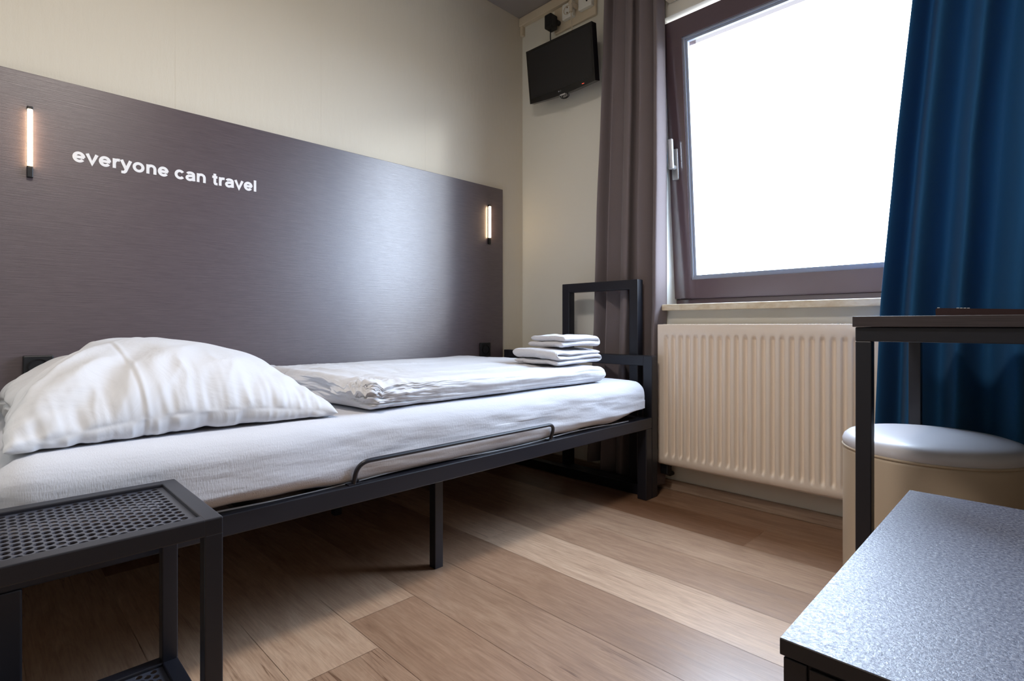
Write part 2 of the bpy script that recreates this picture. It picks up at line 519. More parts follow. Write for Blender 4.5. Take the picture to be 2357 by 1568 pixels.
# ------------------------------------------------------------------ headboard wall panel with its lettering
PX = -2.138
hp = thing('headboard_panel', 'tall dark purple-brown wood panel covering lower left wall behind the bed', 'headboard', (-2.15, .5, 0))
obj('board', B(XL+.001, PX, -.129, 2.052, .02, 1.489, bev=.0015), m_panel, hp)

def stroke(bm, pts, w, closed=False, th=.0012):
    """flat ribbon of width w along a polyline given in letter space (mitred)"""
    P = [Vector(p) for p in pts]; n = len(P); L = []; Q = []
    for i in range(n):
        if closed: a, b = P[(i-1) % n], P[(i+1) % n]
        else: a, b = P[max(i-1, 0)], P[min(i+1, n-1)]
        d1 = (P[i]-a).normalized() if (P[i]-a).length > 0 else (b-P[i]).normalized()
        d2 = (b-P[i]).normalized() if (b-P[i]).length > 0 else d1
        t = (d1+d2).normalized(); nn = Vector((-t.y, t.x))
        m = 1/max(.5, nn.dot(Vector((-d1.y, d1.x))))
        L.append(P[i]+nn*w/2*m); Q.append(P[i]-nn*w/2*m)
    k = n if closed else n-1
    def V(p, d): return bm.verts.new((p.x, p.y, d))
    for i in range(k):
        j = (i+1) % n
        a0, a1, a2, a3 = L[i], L[j], Q[j], Q[i]
        top = [V(a, th) for a in (a0, a1, a2, a3)]; bot = [V(a, 0) for a in (a0, a1, a2, a3)]
        bm.faces.new(top); bm.faces.new(bot[::-1])
        for q in range(4): bm.faces.new((top[(q+1) % 4], top[q], bot[q], bot[(q+1) % 4]))
def arc(cx, cy, rx, ry, a0, a1, n=18):
    return [(cx+rx*math.cos(R(a0+(a1-a0)*k/n)), cy+ry*math.sin(R(a0+(a1-a0)*k/n))) for k in range(n+1)]
W = .150
GL = {   # centre lines in em units, bold grotesque proportions, x-height .53
 'o': (.611, [(arc(.305, .263, .205, .212, 0, 360, 28)[:-1], True)]),
 'e': (.556, [(arc(.28, .263, .195, .212, 0, 325, 26), False), ([(.09, .263), (.50, .263)], False)]),
 'c': (.556, [(arc(.285, .263, .195, .212, 38, 322, 24), False)]),
 'v': (.556, [([(.07, .525), (.278, .03), (.486, .525)], False)]),
 'y': (.556, [([(.07, .525), (.285, .02)], False), ([(.486, .525), (.285, .0), (.25, -.09), (.19, -.145), (.06, -.148)], False)]),
 'r': (.389, [([(.135, 0), (.135, .525)], False), ([(.135, .25)] + arc(.30, .27, .16, .195, 170, 85, 8)+[(.385, .462)], False)]),
 'n': (.611, [([(.135, 0), (.135, .525)], False), ([(.135, .27)]+arc(.305, .30, .168, .172, 165, 10, 12)+[(.475, .25), (.475, 0)], False)]),
 'a': (.556, [(arc(.285, .37, .17, .105, 165, 20, 10)+[(.455, .30), (.455, .10), (.475, 0)], False),
              ([(.455, .30), (.27, .285)]+arc(.235, .16, .14, .115, 90, 280, 12)+[(.36, .08), (.44, .14)], False)]),
 't': (.333, [([(.165, .68), (.165, .13), (.195, .07), (.25, .058), (.315, .062)], False), ([(.02, .475), (.31, .475)], False)]),
 'l': (.278, [([(.139, 0), (.139, .716)], False)]),
}
EM = .0587
pen = 0
for ch in 'everyone can travel':
    if ch == ' ': pen += .278; continue
    wd, ss = GL[ch]
    bm = bmesh.new()
    for k_, (pts, cl_) in enumerate(ss):
        stroke(bm, [((pen+p[0])*EM, p[1]*EM) for p in pts], W*EM, cl_, .0012+.0003*k_)
    for v in bm.verts: v.co = Vector((PX+v.co.z, .2075+v.co.x, 1.2495+v.co.y))
    pen += wd
    o = obj('letter_'+ch, bm, m_white_paint, hp); o['label'] = 'white letter '+ch

# two slim wall lights on the panel
def wall_light(y, label):
    t = thing('wall_light', label, 'lamp', (PX, y, 1.18), 'slim upright reading lights on the headboard panel')
    bm = bmesh.new()
    box(bm, PX, PX+.012, y-.007, y+.007, 1.178, 1.212, bev=.002)
    box(bm, PX, PX+.012, y-.007, y+.007, 1.378, 1.388, bev=.002)
    box(bm, PX, PX+.003, y-.006, y+.006, 1.21, 1.38)
    obj('holder', bm, m_black, t)
    bm = bmesh.new(); cyl(bm, (PX+.0095, y, 1.295), .0062, .166, 'Z', 14)
    obj('light_tube', bm, m_glow, t, smooth=False)
wall_light(.110, 'glowing slim wall light left of the white lettering')
wall_light(1.946, 'glowing slim wall light at the far window end of the dark panel')

def wall_socket(y, z, label, w=.036, proud=.012):
    t = thing('wall_socket', label, 'socket', (PX, y, z), 'black sockets on the headboard panel')
    obj('cover', B(PX, PX+proud, y-w, y+w, z-w, z+w, bev=.003), m_black, t)
    bm = bmesh.new(); lathe(bm, [(.024, 0), (.0245, .002), (.022, .002), (.020, -.006), (0, -.006)], (0, 0, 0), 24)
    for v in bm.verts: v.co = Vector((PX+proud+.001+v.co.z, y+v.co.x, z+v.co.y))
    obj('outlet', bm, m_gloss, t)
wall_socket(1.915, .614, 'small black wall socket beneath the far wall light')
wall_socket(.128, .618, 'black wall socket half hidden behind the white pillow', .034, .030)

# ------------------------------------------------------------------ bed frame
BX0, BX1 = -2.115, -1.212        # wall side, room side
T = .045
bed = thing('bed', 'low single bed frame of black square steel tube along the left wall', 'bed', (-1.66, 1.0, 0))
obj('side_rail', B(BX1-T, BX1, -.04, 2.047, .301, .347, bev=.003), m_metal, bed)
obj('side_rail', B(BX0, BX0+T, -.04, 2.047, .301, .347, bev=.003), m_metal, bed)
obj('cross_rail', B(BX0+T, BX1-T, -.04, .005, .301, .347, bev=.003), m_metal, bed)
obj('cross_rail', B(BX0+T, BX1-T, 2.002, 2.047, .301, .347, bev=.003), m_metal, bed)
for k in range(12):
    yy = .08 + k*.158
    obj('slat', B(BX0+T, BX1-T, yy, yy+.06, .3365, .3465), m_blackwood, bed)
for x0 in (BX1-T, BX0):
    obj('leg', B(x0, x0+T, 2.003, 2.047, 0, .301, bev=.003), m_metal, bed)
    obj('leg', B(x0, x0+T, .008, .053, 0, .301, bev=.003), m_metal, bed)
obj('middle_leg', B(-1.352, -1.322, .985, 1.015, 0, .301, bev=.002), m_metal, bed)
obj('middle_leg', B(-2.0, -1.97, .985, 1.015, 0, .301, bev=.002), m_metal, bed)
# foot loop, wide and low
ya, yb = 2.0485, 2.0935
bm = bmesh.new()
box(bm, BX1-T, BX1, ya, yb, 0, .610, bev=.003)
box(bm, BX0-.012, BX0-.012+T, ya, yb, 0, .610, bev=.003)
box(bm, BX0-.012+T-.004, BX1-T+.004, ya, yb, .566, .610, bev=.003)
box(bm, BX0-.012+T-.004, BX1-T+.004, ya, yb, 0, .044, bev=.003)
obj('foot_loop', bm, m_metal, bed)
# narrow tall loop standing behind it
ya, yb = 2.0945, 2.1385
bm = bmesh.new()
lx0, lx1 = -1.750, -1.312
box(bm, lx0, lx0+T, ya, yb, 0, .949, bev=.003)
box(bm, lx1-T, lx1, ya, yb, 0, .949, bev=.003)
box(bm, lx0+T-.004, lx1-T+.004, ya, yb, .905, .949, bev=.003)
box(bm, lx0+T-.004, lx1-T+.004, ya, yb, 0, .044, bev=.003)
obj('tall_end_loop', bm, m_metal, bed)
# bent bar that keeps the mattress in place
bx = BX1+.0
bm = bmesh.new()
tube(bm, arc_path([(bx-.009, .660, .345), (bx+.012, .660, .405), (bx+.012, 1.398, .405), (bx-.009, 1.398, .345)], .036, 8), .0058, 12)
for yy in (.660, 1.398):
    box(bm, bx-.026, bx-.002, yy-.016, yy+.020, .3465, .350, bev=.001)
    cyl(bm, (bx-.012, yy+.013, .352), .004, .006, 'Z', 10)
o = obj('mattress_stop_bar', bm, m_metal, bed)

# ------------------------------------------------------------------ mattress with fitted sheet
MX0, MX1, MY0, MY1, MZ0, MZ1 = -2.10, -1.226, .012, 1.998, .3480, .512
def mattress_mesh():
    bm = bmesh.new()
    nx, ny, nzv = 22, 64, 10
    hx_, hy_, hz_ = (MX1-MX0)/2, (MY1-MY0)/2, (MZ1-MZ0)/2
    c = Vector(((MX0+MX1)/2, (MY0+MY1)/2, (MZ0+MZ1)/2))
    bmesh.ops.create_cube(bm, size=2)
    bmesh.ops.subdivide_edges(bm, edges=bm.edges, cuts=63, use_grid_fill=True)
    rad = .055
    for v in bm.verts:
        p = Vector((v.co.x*hx_, v.co.y*hy_, v.co.z*hz_))
        # rounded box
        rad = .055 if v.co.z > 0 else .022+.03*smooth01(.85, 1, abs(v.co.y))
        q = Vector([max(-h+rad, min(h-rad, a)) for a, h in zip(p, (hx_, hy_, hz_))])
        d = p-q
        if d.length > 1e-6: p = q + d.normalized()*rad
        w = p + c
        side = smooth01(.6, 1, abs(v.co.x))*smooth01(1, .6, abs(v.co.z))
        barz = smooth01(.42, .70, w.y)*smooth01(1.62, 1.36, w.y)
        if v.co.x > 0: w.x += (.030-.022*barz)*smooth01(.2, 1, v.co.x)*smooth01(MZ0-.012, MZ0+.045, w.z)
        endb = smooth01(.7, 1, abs(v.co.y))*smooth01(1, .5, abs(v.co.z))
        w.y += math.copysign(.004, v.co.y)*endb
        # hem of the sheet lifts and dips along the rail
        if v.co.z < -.3:
            lift = .016*math.sin(w.y*4.1+.6) + .012*nz(w.y*3, 1.7)
            lift += .030*smooth01(1.75, 1.98, w.y) + .020*smooth01(.25, .02, w.y)
            w.z += max(0, lift)*smooth01(-.3, -1, v.co.z)
        # drag folds running diagonally on the long side, mainly near the foot and the stop bar
        if v.co.x > .8:
            amt = .35 + .9*math.exp(-((w.y-1.45)/.35)**2) + .5*math.exp(-((w.y-.75)/.15)**2)
            w.x += .0042*amt*nz((w.y*1.0-w.z*2.2)*7, (w.z+w.y*.35)*22, 3.1)
        w.z += .003*nz(w.x*5, w.y*4, .3)*(1 if v.co.z > 0 else 0)
        v.co = w
    return bm
ms = thing('mattress', 'mattress in a white fitted sheet lying on the black bed frame', 'mattress', (-1.65, 1.0, MZ0))
obj('fitted_sheet', mattress_mesh(), m_sheet, ms, smooth=True)
# elastic hem line
bm = bmesh.new()
pts = []
for k in range(60):
    y = .10+1.80*k/59
    pts.append((MX1-.008, y, .3505+.004*math.sin(y*9)))
tube(bm, pts, .0022, 6)
obj('elastic_hem', bm, m_linen, ms, smooth=True)

# ------------------------------------------------------------------ pillow: two sewn sheets blown up by a small cloth solver
def make_pillow(nx, ny, W_, L_, press, steps, seed=3):
    rng = np.random.RandomState(seed)
    idx = -np.ones((2, nx, ny), int); P = []
    for l in range(2):
        for i in range(nx):
            for j in range(ny):
                if l == 1 and (i in (0, nx-1) or j in (0, ny-1)):
                    idx[1, i, j] = idx[0, i, j]; continue
                idx[l, i, j] = len(P)
                e = min(i, nx-1-i, j, ny-1-j)
                P.append(((i/(nx-1)-.5)*W_, (j/(ny-1)-.5)*L_, (1 if l == 0 else -1)*.012*min(e, 4)+rng.uniform(-.002, .002)))
    P = np.array(P); V = np.zeros_like(P)
    dx, dy = W_/(nx-1), L_/(ny-1); dg = math.hypot(dx, dy)
    batches = []
    def add(a, b, rest, k): batches.append((a.ravel(), b.ravel(), rest, k))
    for l in range(2):
        I = idx[l]
        for par in range(2):
            s = slice(0, None)
            js = slice(0, ny) if l == 0 else slice(1, ny-1); is_ = slice(0, nx) if l == 0 else slice(1, nx-1)
            add(I[par:nx-1:2, js], I[par+1:nx:2, js][:len(range(par, nx-1, 2))], dx, 1.0)
            add(I[is_, par:ny-1:2], I[is_, par+1:ny:2][:, :len(range(par, ny-1, 2))], dy, 1.0)
            for pj in range(2):
                add(I[par:nx-1:2, pj:ny-1:2], I[par+1:nx:2, pj+1:ny:2], dg, .25)
                add(I[par+1:nx:2, pj:ny-1:2], I[par:nx-1:2, pj+1:ny:2], dg, .25)
    bend = []
    for l in range(2):
        I = idx[l]
        bend.append((I[:-2, 1:-1].ravel(), I[2:, 1:-1].ravel(), 2*dx)); bend.append((I[1:-1, :-2].ravel(), I[1:-1, 2:].ravel(), 2*dy))
    q = []
    for l in range(2):
        I = idx[l]
        a, b, c, d = I[:-1, :-1].ravel(), I[1:, :-1].ravel(), I[1:, 1:].ravel(), I[:-1, 1:].ravel()
        Q = np.stack([a, b, c, d] if l == 0 else [d, c, b, a], 1); q.append(Q)
    q = np.concatenate(q)
    dt = 1/60.
    for st in range(steps):
        n = np.cross(P[q[:, 2]]-P[q[:, 0]], P[q[:, 3]]-P[q[:, 1]])*.5
        f = np.zeros_like(P)
        for k in range(4): np.add.at(f, q[:, k], n*.25)
        vol = np.einsum('ij,ij->i', (P[q].mean(1)-P.mean(0)), n).sum()/3
        pr = press*max(-.2, min(1.0, 8*(VOL0/max(vol, 1e-4)-1)))
        V = V*.92 + dt*(f*pr/(dx*dy) + np.array([0, 0, -2.5]))
        X = P + V*dt
        for it in range(10):
            for a, b, r0, k in batches:
                d = X[b]-X[a]; ln = np.linalg.norm(d, axis=1, keepdims=True)+1e-9
                cc = (ln-r0)/ln*d*.5*np.where(ln > r0, k, k*.35); X[a] += cc; X[b] -= cc
            X[:, 2] = np.maximum(X[:, 2], FLOOR0)
        for a, b, r0 in bend:
            d = X[b]-X[a]; ln = np.linalg.norm(d, axis=1, keepdims=True)+1e-9
            cc = np.where(ln < r0*.93, (ln-r0*.93)/ln, 0)*d*.06
            np.add.at(X, a, cc); np.add.at(X, b, -cc)
        V = (X-P)/dt; P = X
    return P, q, idx
FLOOR0 = -.082
VOL0 = .056
PP, PQ, PI_ = make_pillow(64, 54, .80, .615, 14.0, 120)
PP[:, 2] -= PP[:, 2].min()
ctr = Vector((-1.655, .335, MZ1+.005))
K = 3
def upsample(G):
    n0, n1, _ = G.shape
    a = np.linspace(0, n0-1, (n0-1)*K+1); b = np.linspace(0, n1-1, (n1-1)*K+1)
    G = np.stack([np.stack([np.interp(a, range(n0), G[:, j, c]) for j in range(n1)], 1) for c in range(3)], 2)
    G = np.stack([np.stack([np.interp(b, range(n1), G[i, :, c]) for i in range(len(a))], 0) for c in range(3)], 2)
    for _ in range(4):
        H_ = G.copy()
        H_[1:-1, 1:-1] = (G[1:-1, 1:-1]*2+G[2:, 1:-1]+G[:-2, 1:-1]+G[1:-1, 2:]+G[1:-1, :-2])/6
        G = H_
    return G
def ridge(v): return (1-abs(v)*2.2)
bm = bmesh.new()
edge_v = {}
for l in range(2):
    G = upsample(PP[PI_[l]])
    n0, n1, _ = G.shape
    du = np.gradient(G, axis=0); dvv = np.gradient(G, axis=1)
    Nn = np.cross(du, dvv); Nn /= np.linalg.norm(Nn, axis=2, keepdims=True)+1e-9
    if l == 1: Nn = -Nn
    rows_v = []
    for i in range(n0):
        rv = []
        for j in range(n1):
            u = i/(n0-1); v = j/(n1-1)          # u = 1 is the edge towards the room, v = 1 the edge towards the foot
            key = (i, j) if i in (0, n0-1) or j in (0, n1-1) else None
            if key and key in edge_v: rv.append(edge_v[key]); continue
            eu = min(u, 1-u)*.8; ev = min(v, 1-v)*.6
            e = min(eu, ev)
            h = 0
            # short puckers running in from the seams
            h += .0065*math.exp(-eu/.055)*(1-math.exp(-e/.012))*ridge(nz(v*13, l*5.0, u*1.5))
            h += .0065*math.exp(-ev/.055)*(1-math.exp(-e/.012))*ridge(nz(u*15, 9+l*5.0, v*1.5))
            # long slack folds sweeping from the near lower corner to the crown
            d1 = (u*.8+v*.9)
            wl = math.exp(-((v-.22)/.26)**2)*smooth01(.05, .3, u)*smooth01(1.02, .8, u)
            h += .020*wl*ridge(nz(d1*4.8+.3, (v-u)*1.1, 3.3, 2))
            # soft dents elsewhere
            h += .010*(1-math.exp(-e/.05))*nz(u*3.6, v*3.6, 4.4+l, 2)
            h += .006*math.exp(-((u-.86)/.12)**2)*ridge(nz(v*9+u*3, u*5, 7.7, 2))
            # ironed creases
            h -= .0022*math.exp(-((v-.345)/.005)**2)*smooth01(.5, .62, u)
            h += .0018*math.exp(-((v-.355)/.005)**2)*smooth01(.5, .62, u)
            p = Vector(G[i, j])+Vector(Nn[i, j])*h*(0 if key else 1)
            if p.z < 0: p.z = 0
            bv = bm.verts.new(p+ctr)
            if key: edge_v[key] = bv
            rv.append(bv)
        rows_v.append(rv)
    for i in range(n0-1):
        for j in range(n1-1):
            f = (rows_v[i][j], rows_v[i+1][j], rows_v[i+1][j+1], rows_v[i][j+1])
            try: bm.faces.new(f)
            except ValueError: pass
bmesh.ops.recalc_face_normals(bm, faces=bm.faces)
pil = obj('pillow', bm, m_pillow, None, smooth=True, loc=tuple(ctr))
tag(pil, 'big plump white pillow at the head end of the bed', 'pillow')
mod = pil.modifiers.new('sub', 'SUBSURF'); mod.levels = 0; mod.render_levels = 1

# ------------------------------------------------------------------ duvet
def duvet_mesh():
    bm = bmesh.new()
    bmesh.ops.create_cube(bm, size=2)
    bmesh.ops.subdivide_edges(bm, edges=bm.edges, cuts=109, use_grid_fill=True)
    x0, x1, y0_, y1_ = -2.085, -1.250, .675, 1.785
    z0 = MZ1+.005
    for v in bm.verts:
        u, w_, h = v.co.x, v.co.y, v.co.z
        rad = .034
        hx_, hy_, hz_ = (x1-x0)/2, (y1_-y0_)/2, .036
        p = Vector((u*hx_, w_*hy_, h*hz_))
        q = Vector([max(-a+rad, min(a-rad, b)) for b, a in zip(p, (hx_, hy_, hz_))])
        d = p-q
        if d.length > 1e-6: p = q+d.normalized()*rad
        X = p.x+(x0+x1)/2; Y = p.y+(y0_+y1_)/2; Z = p.z+hz_
        top = smooth01(-1, .6, h)
        # head end is pushed back near the pillow's front corner
        fr = smooth01(-1.75, -1.25, X)
        near = smooth01(1.0, .66, Y)
        Y += near*(.035*fr)
        # puff: fuller in the middle and towards the wall, soft dip for the towels
        Z += top*(.012*math.sin((X-x0)/(x1-x0)*math.pi) + .007*nz(X*3.2, Y*2.2, 1.0))
        Z -= top*.012*math.exp(-((X+1.40)/.22)**2-((Y-1.62)/.17)**2)
        # crinkles gather at the head end
        cr = smooth01(1.20, .62, Y)
        Z += top*cr*.011*nz(X*5+Y*5, Y*19-X*4, 2.2, 4)
        Y += .020*cr*smooth01(.9, 0, abs(h))*nz(X*7, h*1.6, 5.0)
        X += .012*cr*nz(Y*14, h*2.5+X*3, 8.0)
        # the cover's opening is crumpled at the front corner
        cc = math.exp(-((X+1.29)/.07)**2-((Y-.735)/.06)**2)
        Z += top*cc*(.016*ridge(nz(X*34+Y*12, Y*30, 3.0, 3))-.010)
        X += cc*.012*nz(Y*30, Z*60, 1.0)
        # long soft pulls parallel to the bed
        Z += top*.0035*nz(X*16, Y*1.6, 6.0)
        # front fold bulges and waves slightly
        if u > .8:
            X += .010*nz(Y*2.6, h*.8, 4.0)-.004
        # the far corner tapers a little
        Z *= 1-.12*smooth01(1.66, 1.765, Y)
        v.co = Vector((X, Y, max(0, Z)+z0))
    return bm
dv = thing('duvet', 'folded white duvet spread over the foot half of the mattress', 'duvet', (-1.66, 1.2, MZ1))
o = obj('duvet_cover', duvet_mesh(), m_linen, dv, smooth=True)
# ------------------------------------------------------------------ folded towels
def towel_mesh(x0, x1, y0_, y1_, z0, n, th, seed, sag=0.0, turn=0):
    """a cloth strip folded n times (folds along x), seen end-on from the room"""
    bm = bmesh.new()
    path = []
    L = y1_-y0_
    for k in range(n):
        zc = z0+th/2+k*th
        ins = .009*((k*7) % 3)
        a, b = (y0_+th/2+ins, y1_-th/2-.002*(k % 2)) if k % 2 == 0 else (y1_-th/2-.002*(k % 2), y0_+th/2+ins)
        for s in range(15): path.append((a+(b-a)*s/14, zc))
        if k < n-1:
            cy = b; sg = 1 if k % 2 == 0 else -1
            for s in range(1, 6):
                an = -90+180*s/6
                path.append((cy+sg*math.cos(R(an))*th/2, zc+th/2+math.sin(R(an))*th/2))
    NX = 22
    w = th*.5*.94
    m = len(path)
    rows_ = []
    for i in range(NX+1):
        fx = i/NX
        edge = min(fx, 1-fx)
        shrink = math.sqrt(max(0, 1-(1-min(1, edge/.09))**2))*.85+.15
        x = x0+(x1-x0)*fx
        L_, R_ = [], []
        for k in range(m):
            a = path[max(k-1, 0)]; b = path[min(k+1, m-1)]
            t = Vector((b[0]-a[0], b[1]-a[1])).normalized(); nn = Vector((-t.y, t.x))
            y, z = path[k]
            dz = .0060*nz(x*8+seed, y*8, k*.02)+.0015*nz(x*40, y*40, seed) - sag*math.exp(-((fx-1)/.4)**2)
            xx = x + .007*nz(y*12+seed*3, z*70, .5)*(1 if edge < .2 else .3)
            yy = y + .003*nz(x*10, z*60+seed, .2)
            L_.append(bm.verts.new((xx, yy+nn.x*w*shrink, z+nn.y*w*shrink+dz)))
            R_.append(bm.verts.new((xx, yy-nn.x*w*shrink, z-nn.y*w*shrink+dz)))
        rows_.append(L_+R_[::-1])
    nn_ = len(rows_[0])
    for a, b in zip(rows_, rows_[1:]):
        for k in range(nn_):
            q = (k+1) % nn_
            bm.faces.new((a[k], a[q], b[q], b[k]))
    for r_ in (rows_[0], rows_[-1]):
        for k in range(m-1):
            bm.faces.new((r_[k], r_[k+1], r_[nn_-2-k], r_[nn_-1-k]))
    if turn:
        c_ = Vector(((x0+x1)/2, (y0_+y1_)/2, 0)); mr = Matrix.Rotation(R(turn), 3, 'Z')
        for v in bm.verts:
            p = v.co-c_; z_ = p.z; p = mr @ p; v.co = p+c_; v.co.z = z_
    return bm
TZ = MZ1+.0850
o = obj('folded_towel', towel_mesh(-1.505, -1.280, 1.490, 1.780, TZ, 3, .0185, 1.0, .006, 2), m_towel, None, True, loc=(-1.39, 1.63, TZ))
tag(o, 'larger white folded towel, the lower of the two on the duvet', 'towel', 'folded towels at the foot of the bed')
o.modifiers.new('sub', 'SUBSURF').render_levels = 1
TZ2 = TZ+.0640
o = obj('folded_towel', towel_mesh(-1.480, -1.286, 1.550, 1.775, TZ2, 2, .0215, 5.0, .004, -4), m_towel, None, True, loc=(-1.38, 1.66, TZ2))
tag(o, 'smaller white folded towel lying on top of the larger one', 'towel', 'folded towels at the foot of the bed')
o.modifiers.new('sub', 'SUBSURF').render_levels = 1

# ------------------------------------------------------------------ bedside table with perforated tops
TT = .0255
tx0, tx1, ty0, ty1, tz = -1.176, -.891, -.115, .2655, .450
nt = thing('bedside_table', 'small black metal side table with perforated top and lower shelf', 'side table', ((tx0+tx1)/2, 0.05, 0))
for lx in (tx0, tx1-TT):
    for ly in (ty0, ty1-TT):
        obj('leg', B(lx, lx+TT, ly, ly+TT, 0, tz-TT+.002, bev=.002), m_metal, nt)
def table_frame(z1, inset=0):
    bm = bmesh.new(); z0 = z1-TT
    box(bm, tx0, tx1, ty1-TT, ty1, z0, z1, bev=.002); box(bm, tx0, tx1, ty0, ty0+TT, z0, z1, bev=.002)
    box(bm, tx0, tx0+TT, ty0+TT-.002, ty1-TT+.002, z0, z1, bev=.002); box(bm, tx1-TT, tx1, ty0+TT-.002, ty1-TT+.002, z0, z1, bev=.002)
    return bm
obj('top_frame', table_frame(tz), m_metal, nt)
obj('shelf_frame', table_frame(.122), m_metal, nt)
def perforated(z, name):
    """sheet with staggered round holes, each cell an eight-sided ring between a square and a hole"""
    bm = bmesh.new()
    xa, xb, ya_, yb_ = tx0+TT-.002, tx1-TT+.002, ty0+TT-.002, ty1-TT+.002
    p = .0178; nx_ = int((xb-xa)/p); dxp = (xb-xa)/nx_
    dyp = dxp*.58; ny_ = int((yb_-ya_)/dyp)//2*2; dyp = (yb_-ya_)/ny_
    rr = dxp*.355
    # hexagonal layout: cells 2*dyp tall, alternate columns offset
    cells = []
    cx_n = int((xb-xa)/dxp)
    for j in range(-1, ny_+1):
        for i in range(-1, cx_n+1):
            cells.append((xa+dxp*(i+.5+(j % 2)*.5), ya_+dyp*(j+.5)*1.0))
    # each hole owns a hexagon
    seg = 12; th = .0022
    hexr = []
    A, Bh = dxp/2, dyp
    hexpts = [(A, Bh/3), (0, Bh*2/3), (-A, Bh/3), (-A, -Bh/3), (0, -Bh*2/3), (A, -Bh/3)]
    def hexray(a):
        dx_, dy_ = math.cos(a), math.sin(a); best = 9
        for k in range(6):
            p1, p2 = hexpts[k], hexpts[(k+1) % 6]
            ex, ey = p2[0]-p1[0], p2[1]-p1[1]
            den = dx_*ey-dy_*ex
            if abs(den) < 1e-9: continue
            t = (p1[0]*ey-p1[1]*ex)/den; s = (p1[0]*dy_-p1[1]*dx_)/den
            if t > 0 and -1e-6 <= s <= 1+1e-6: best = min(best, t)
        return best
    angs = sorted([math.atan2(y, x) % (2*math.pi) for x, y in hexpts]+[math.radians(v) for v in (0, 60, 120, 180, 240, 300)])
    hr = [hexray(a) for a in angs]
    clx = lambda x: min(max(x, xa), xb); cly = lambda y: min(max(y, ya_), yb_)
    rx_, ry_ = dxp*.34, dyp*.50
    for cx_, cy_ in cells:
        full = xa+dxp*.5 <= cx_+1e-6 <= xb-dxp*.5+1e-4 and ya_+dyp*.6 <= cy_ <= yb_-dyp*.6
        o1 = [bm.verts.new((clx(cx_+r*math.cos(a)), cly(cy_+r*math.sin(a)), z)) for a, r in zip(angs, hr)]
        n = len(angs)
        if full:
            i1 = [bm.verts.new((cx_+rx_*math.cos(a), cy_+ry_*math.sin(a), z)) for a in angs]
            i2 = [bm.verts.new((v.co.x, v.co.y, z-th)) for v in i1]
            for k in range(n):
                q = (k+1) % n
                bm.faces.new((o1[k], o1[q], i1[q], i1[k])); bm.faces.new((i1[k], i1[q], i2[q], i2[k]))
        else:
            try: bm.faces.new(o1)
            except ValueError: pass
    bmesh.ops.remove_doubles(bm, verts=bm.verts, dist=2e-5)
    bmesh.ops.dissolve_degenerate(bm, edges=bm.edges, dist=1e-6)
    return bm
obj('perforated_top', perforated(tz-.006, 'top'), m_sheetmetal, nt)
obj('perforated_shelf', perforated(.122-.006, 'shelf'), m_sheetmetal, nt)

# ------------------------------------------------------------------ radiator
rx0, rx1, rz0, rz1, ry = -1.233, -.405, .137, .746, 2.13
rad = thing('radiator', 'cream ribbed panel radiator mounted under the window', 'radiator', ((rx0+rx1)/2, 2.17, rz0))
bm = bmesh.new()
pitch = .0340
xsn = []
x = rx0
nsub = 240
def rib(xv):
    ph = ((xv-(-1.1917))/pitch) % 1.0        # 0 = centre of a groove
    d = min(ph, 1-ph)
    if xv < rx0+.022 or xv > rx1-.022: return 0
    return .0150*(1-smooth01(.10, .30, d))
zs = [rz0, rz0+.002, .160, .166, .172, .178, .184, .190, .3, .45, .6, .680, .686, .692, .698, .704, .712, rz1-.002, rz1]
def rfn(i, j):
    xx = rx0+(rx1-rx0)*i/nsub; zz = zs[j]
    e = smooth01(.163, .188, zz)*smooth01(.706, .682, zz)
    return Vector((xx, ry+rib(xx)*e + (.003 if j in (0, len(zs)-1) else 0), zz))
g = [[bm.verts.new(rfn(i, j)) for j in range(len(zs))] for i in range(nsub+1)]
for i in range(nsub):
    for j in range(len(zs)-1): bm.faces.new((g[i][j], g[i+1][j], g[i+1][j+1], g[i][j+1]))
fp = obj('front_panel', bm, m_rad, rad, smooth=True)
fp.modifiers.new('thick', 'SOLIDIFY').thickness = .0015
bm = bmesh.new()
box(bm, rx0+.004, rx1-.004, 2.185, 2.20, rz0+.004, rz1-.01)
obj('rear_panel', bm, m_rad, rad)
bm = bmesh.new()
box(bm, rx0, rx1, 2.131, 2.2, rz1-.004, rz1, bev=.0015)
for k in range(60):
    xx = rx0+.02+k*(rx1-rx0-.04)/60
    box(bm, xx, xx+.004, 2.145, 2.185, rz1, rz1+.0012)
obj('top_grille', bm, m_rad, rad)
obj('side_cover', B(rx0, rx0+.002, 2.1315, 2.2, rz0+.006, rz1-.003), m_rad, rad)
obj('side_cover', B(rx1-.002, rx1, 2.1315, 2.2, rz0+.006, rz1-.003), m_rad, rad)
obj('bottom_lip', B(rx0+.002, rx1-.002, 2.136, 2.2, rz0-.004, rz0+.002, bev=.001), m_rad, rad)
for xx in (-1.05, -.6):
    obj('bracket', B(xx, xx+.03, 2.199, YB-.002, .2, .7), m_rad, rad)
bm = bmesh.new(); tube(bm, [(-1.213, 2.17, .135), (-1.213, 2.17, .085), (-1.213, 2.2, .075), (-1.213, YB-.003, .075)], .009, 10)
box(bm, -1.232, -1.196, 2.15, 2.19, .085, .130, bev=.004)
obj('valve', bm, m_black, rad)

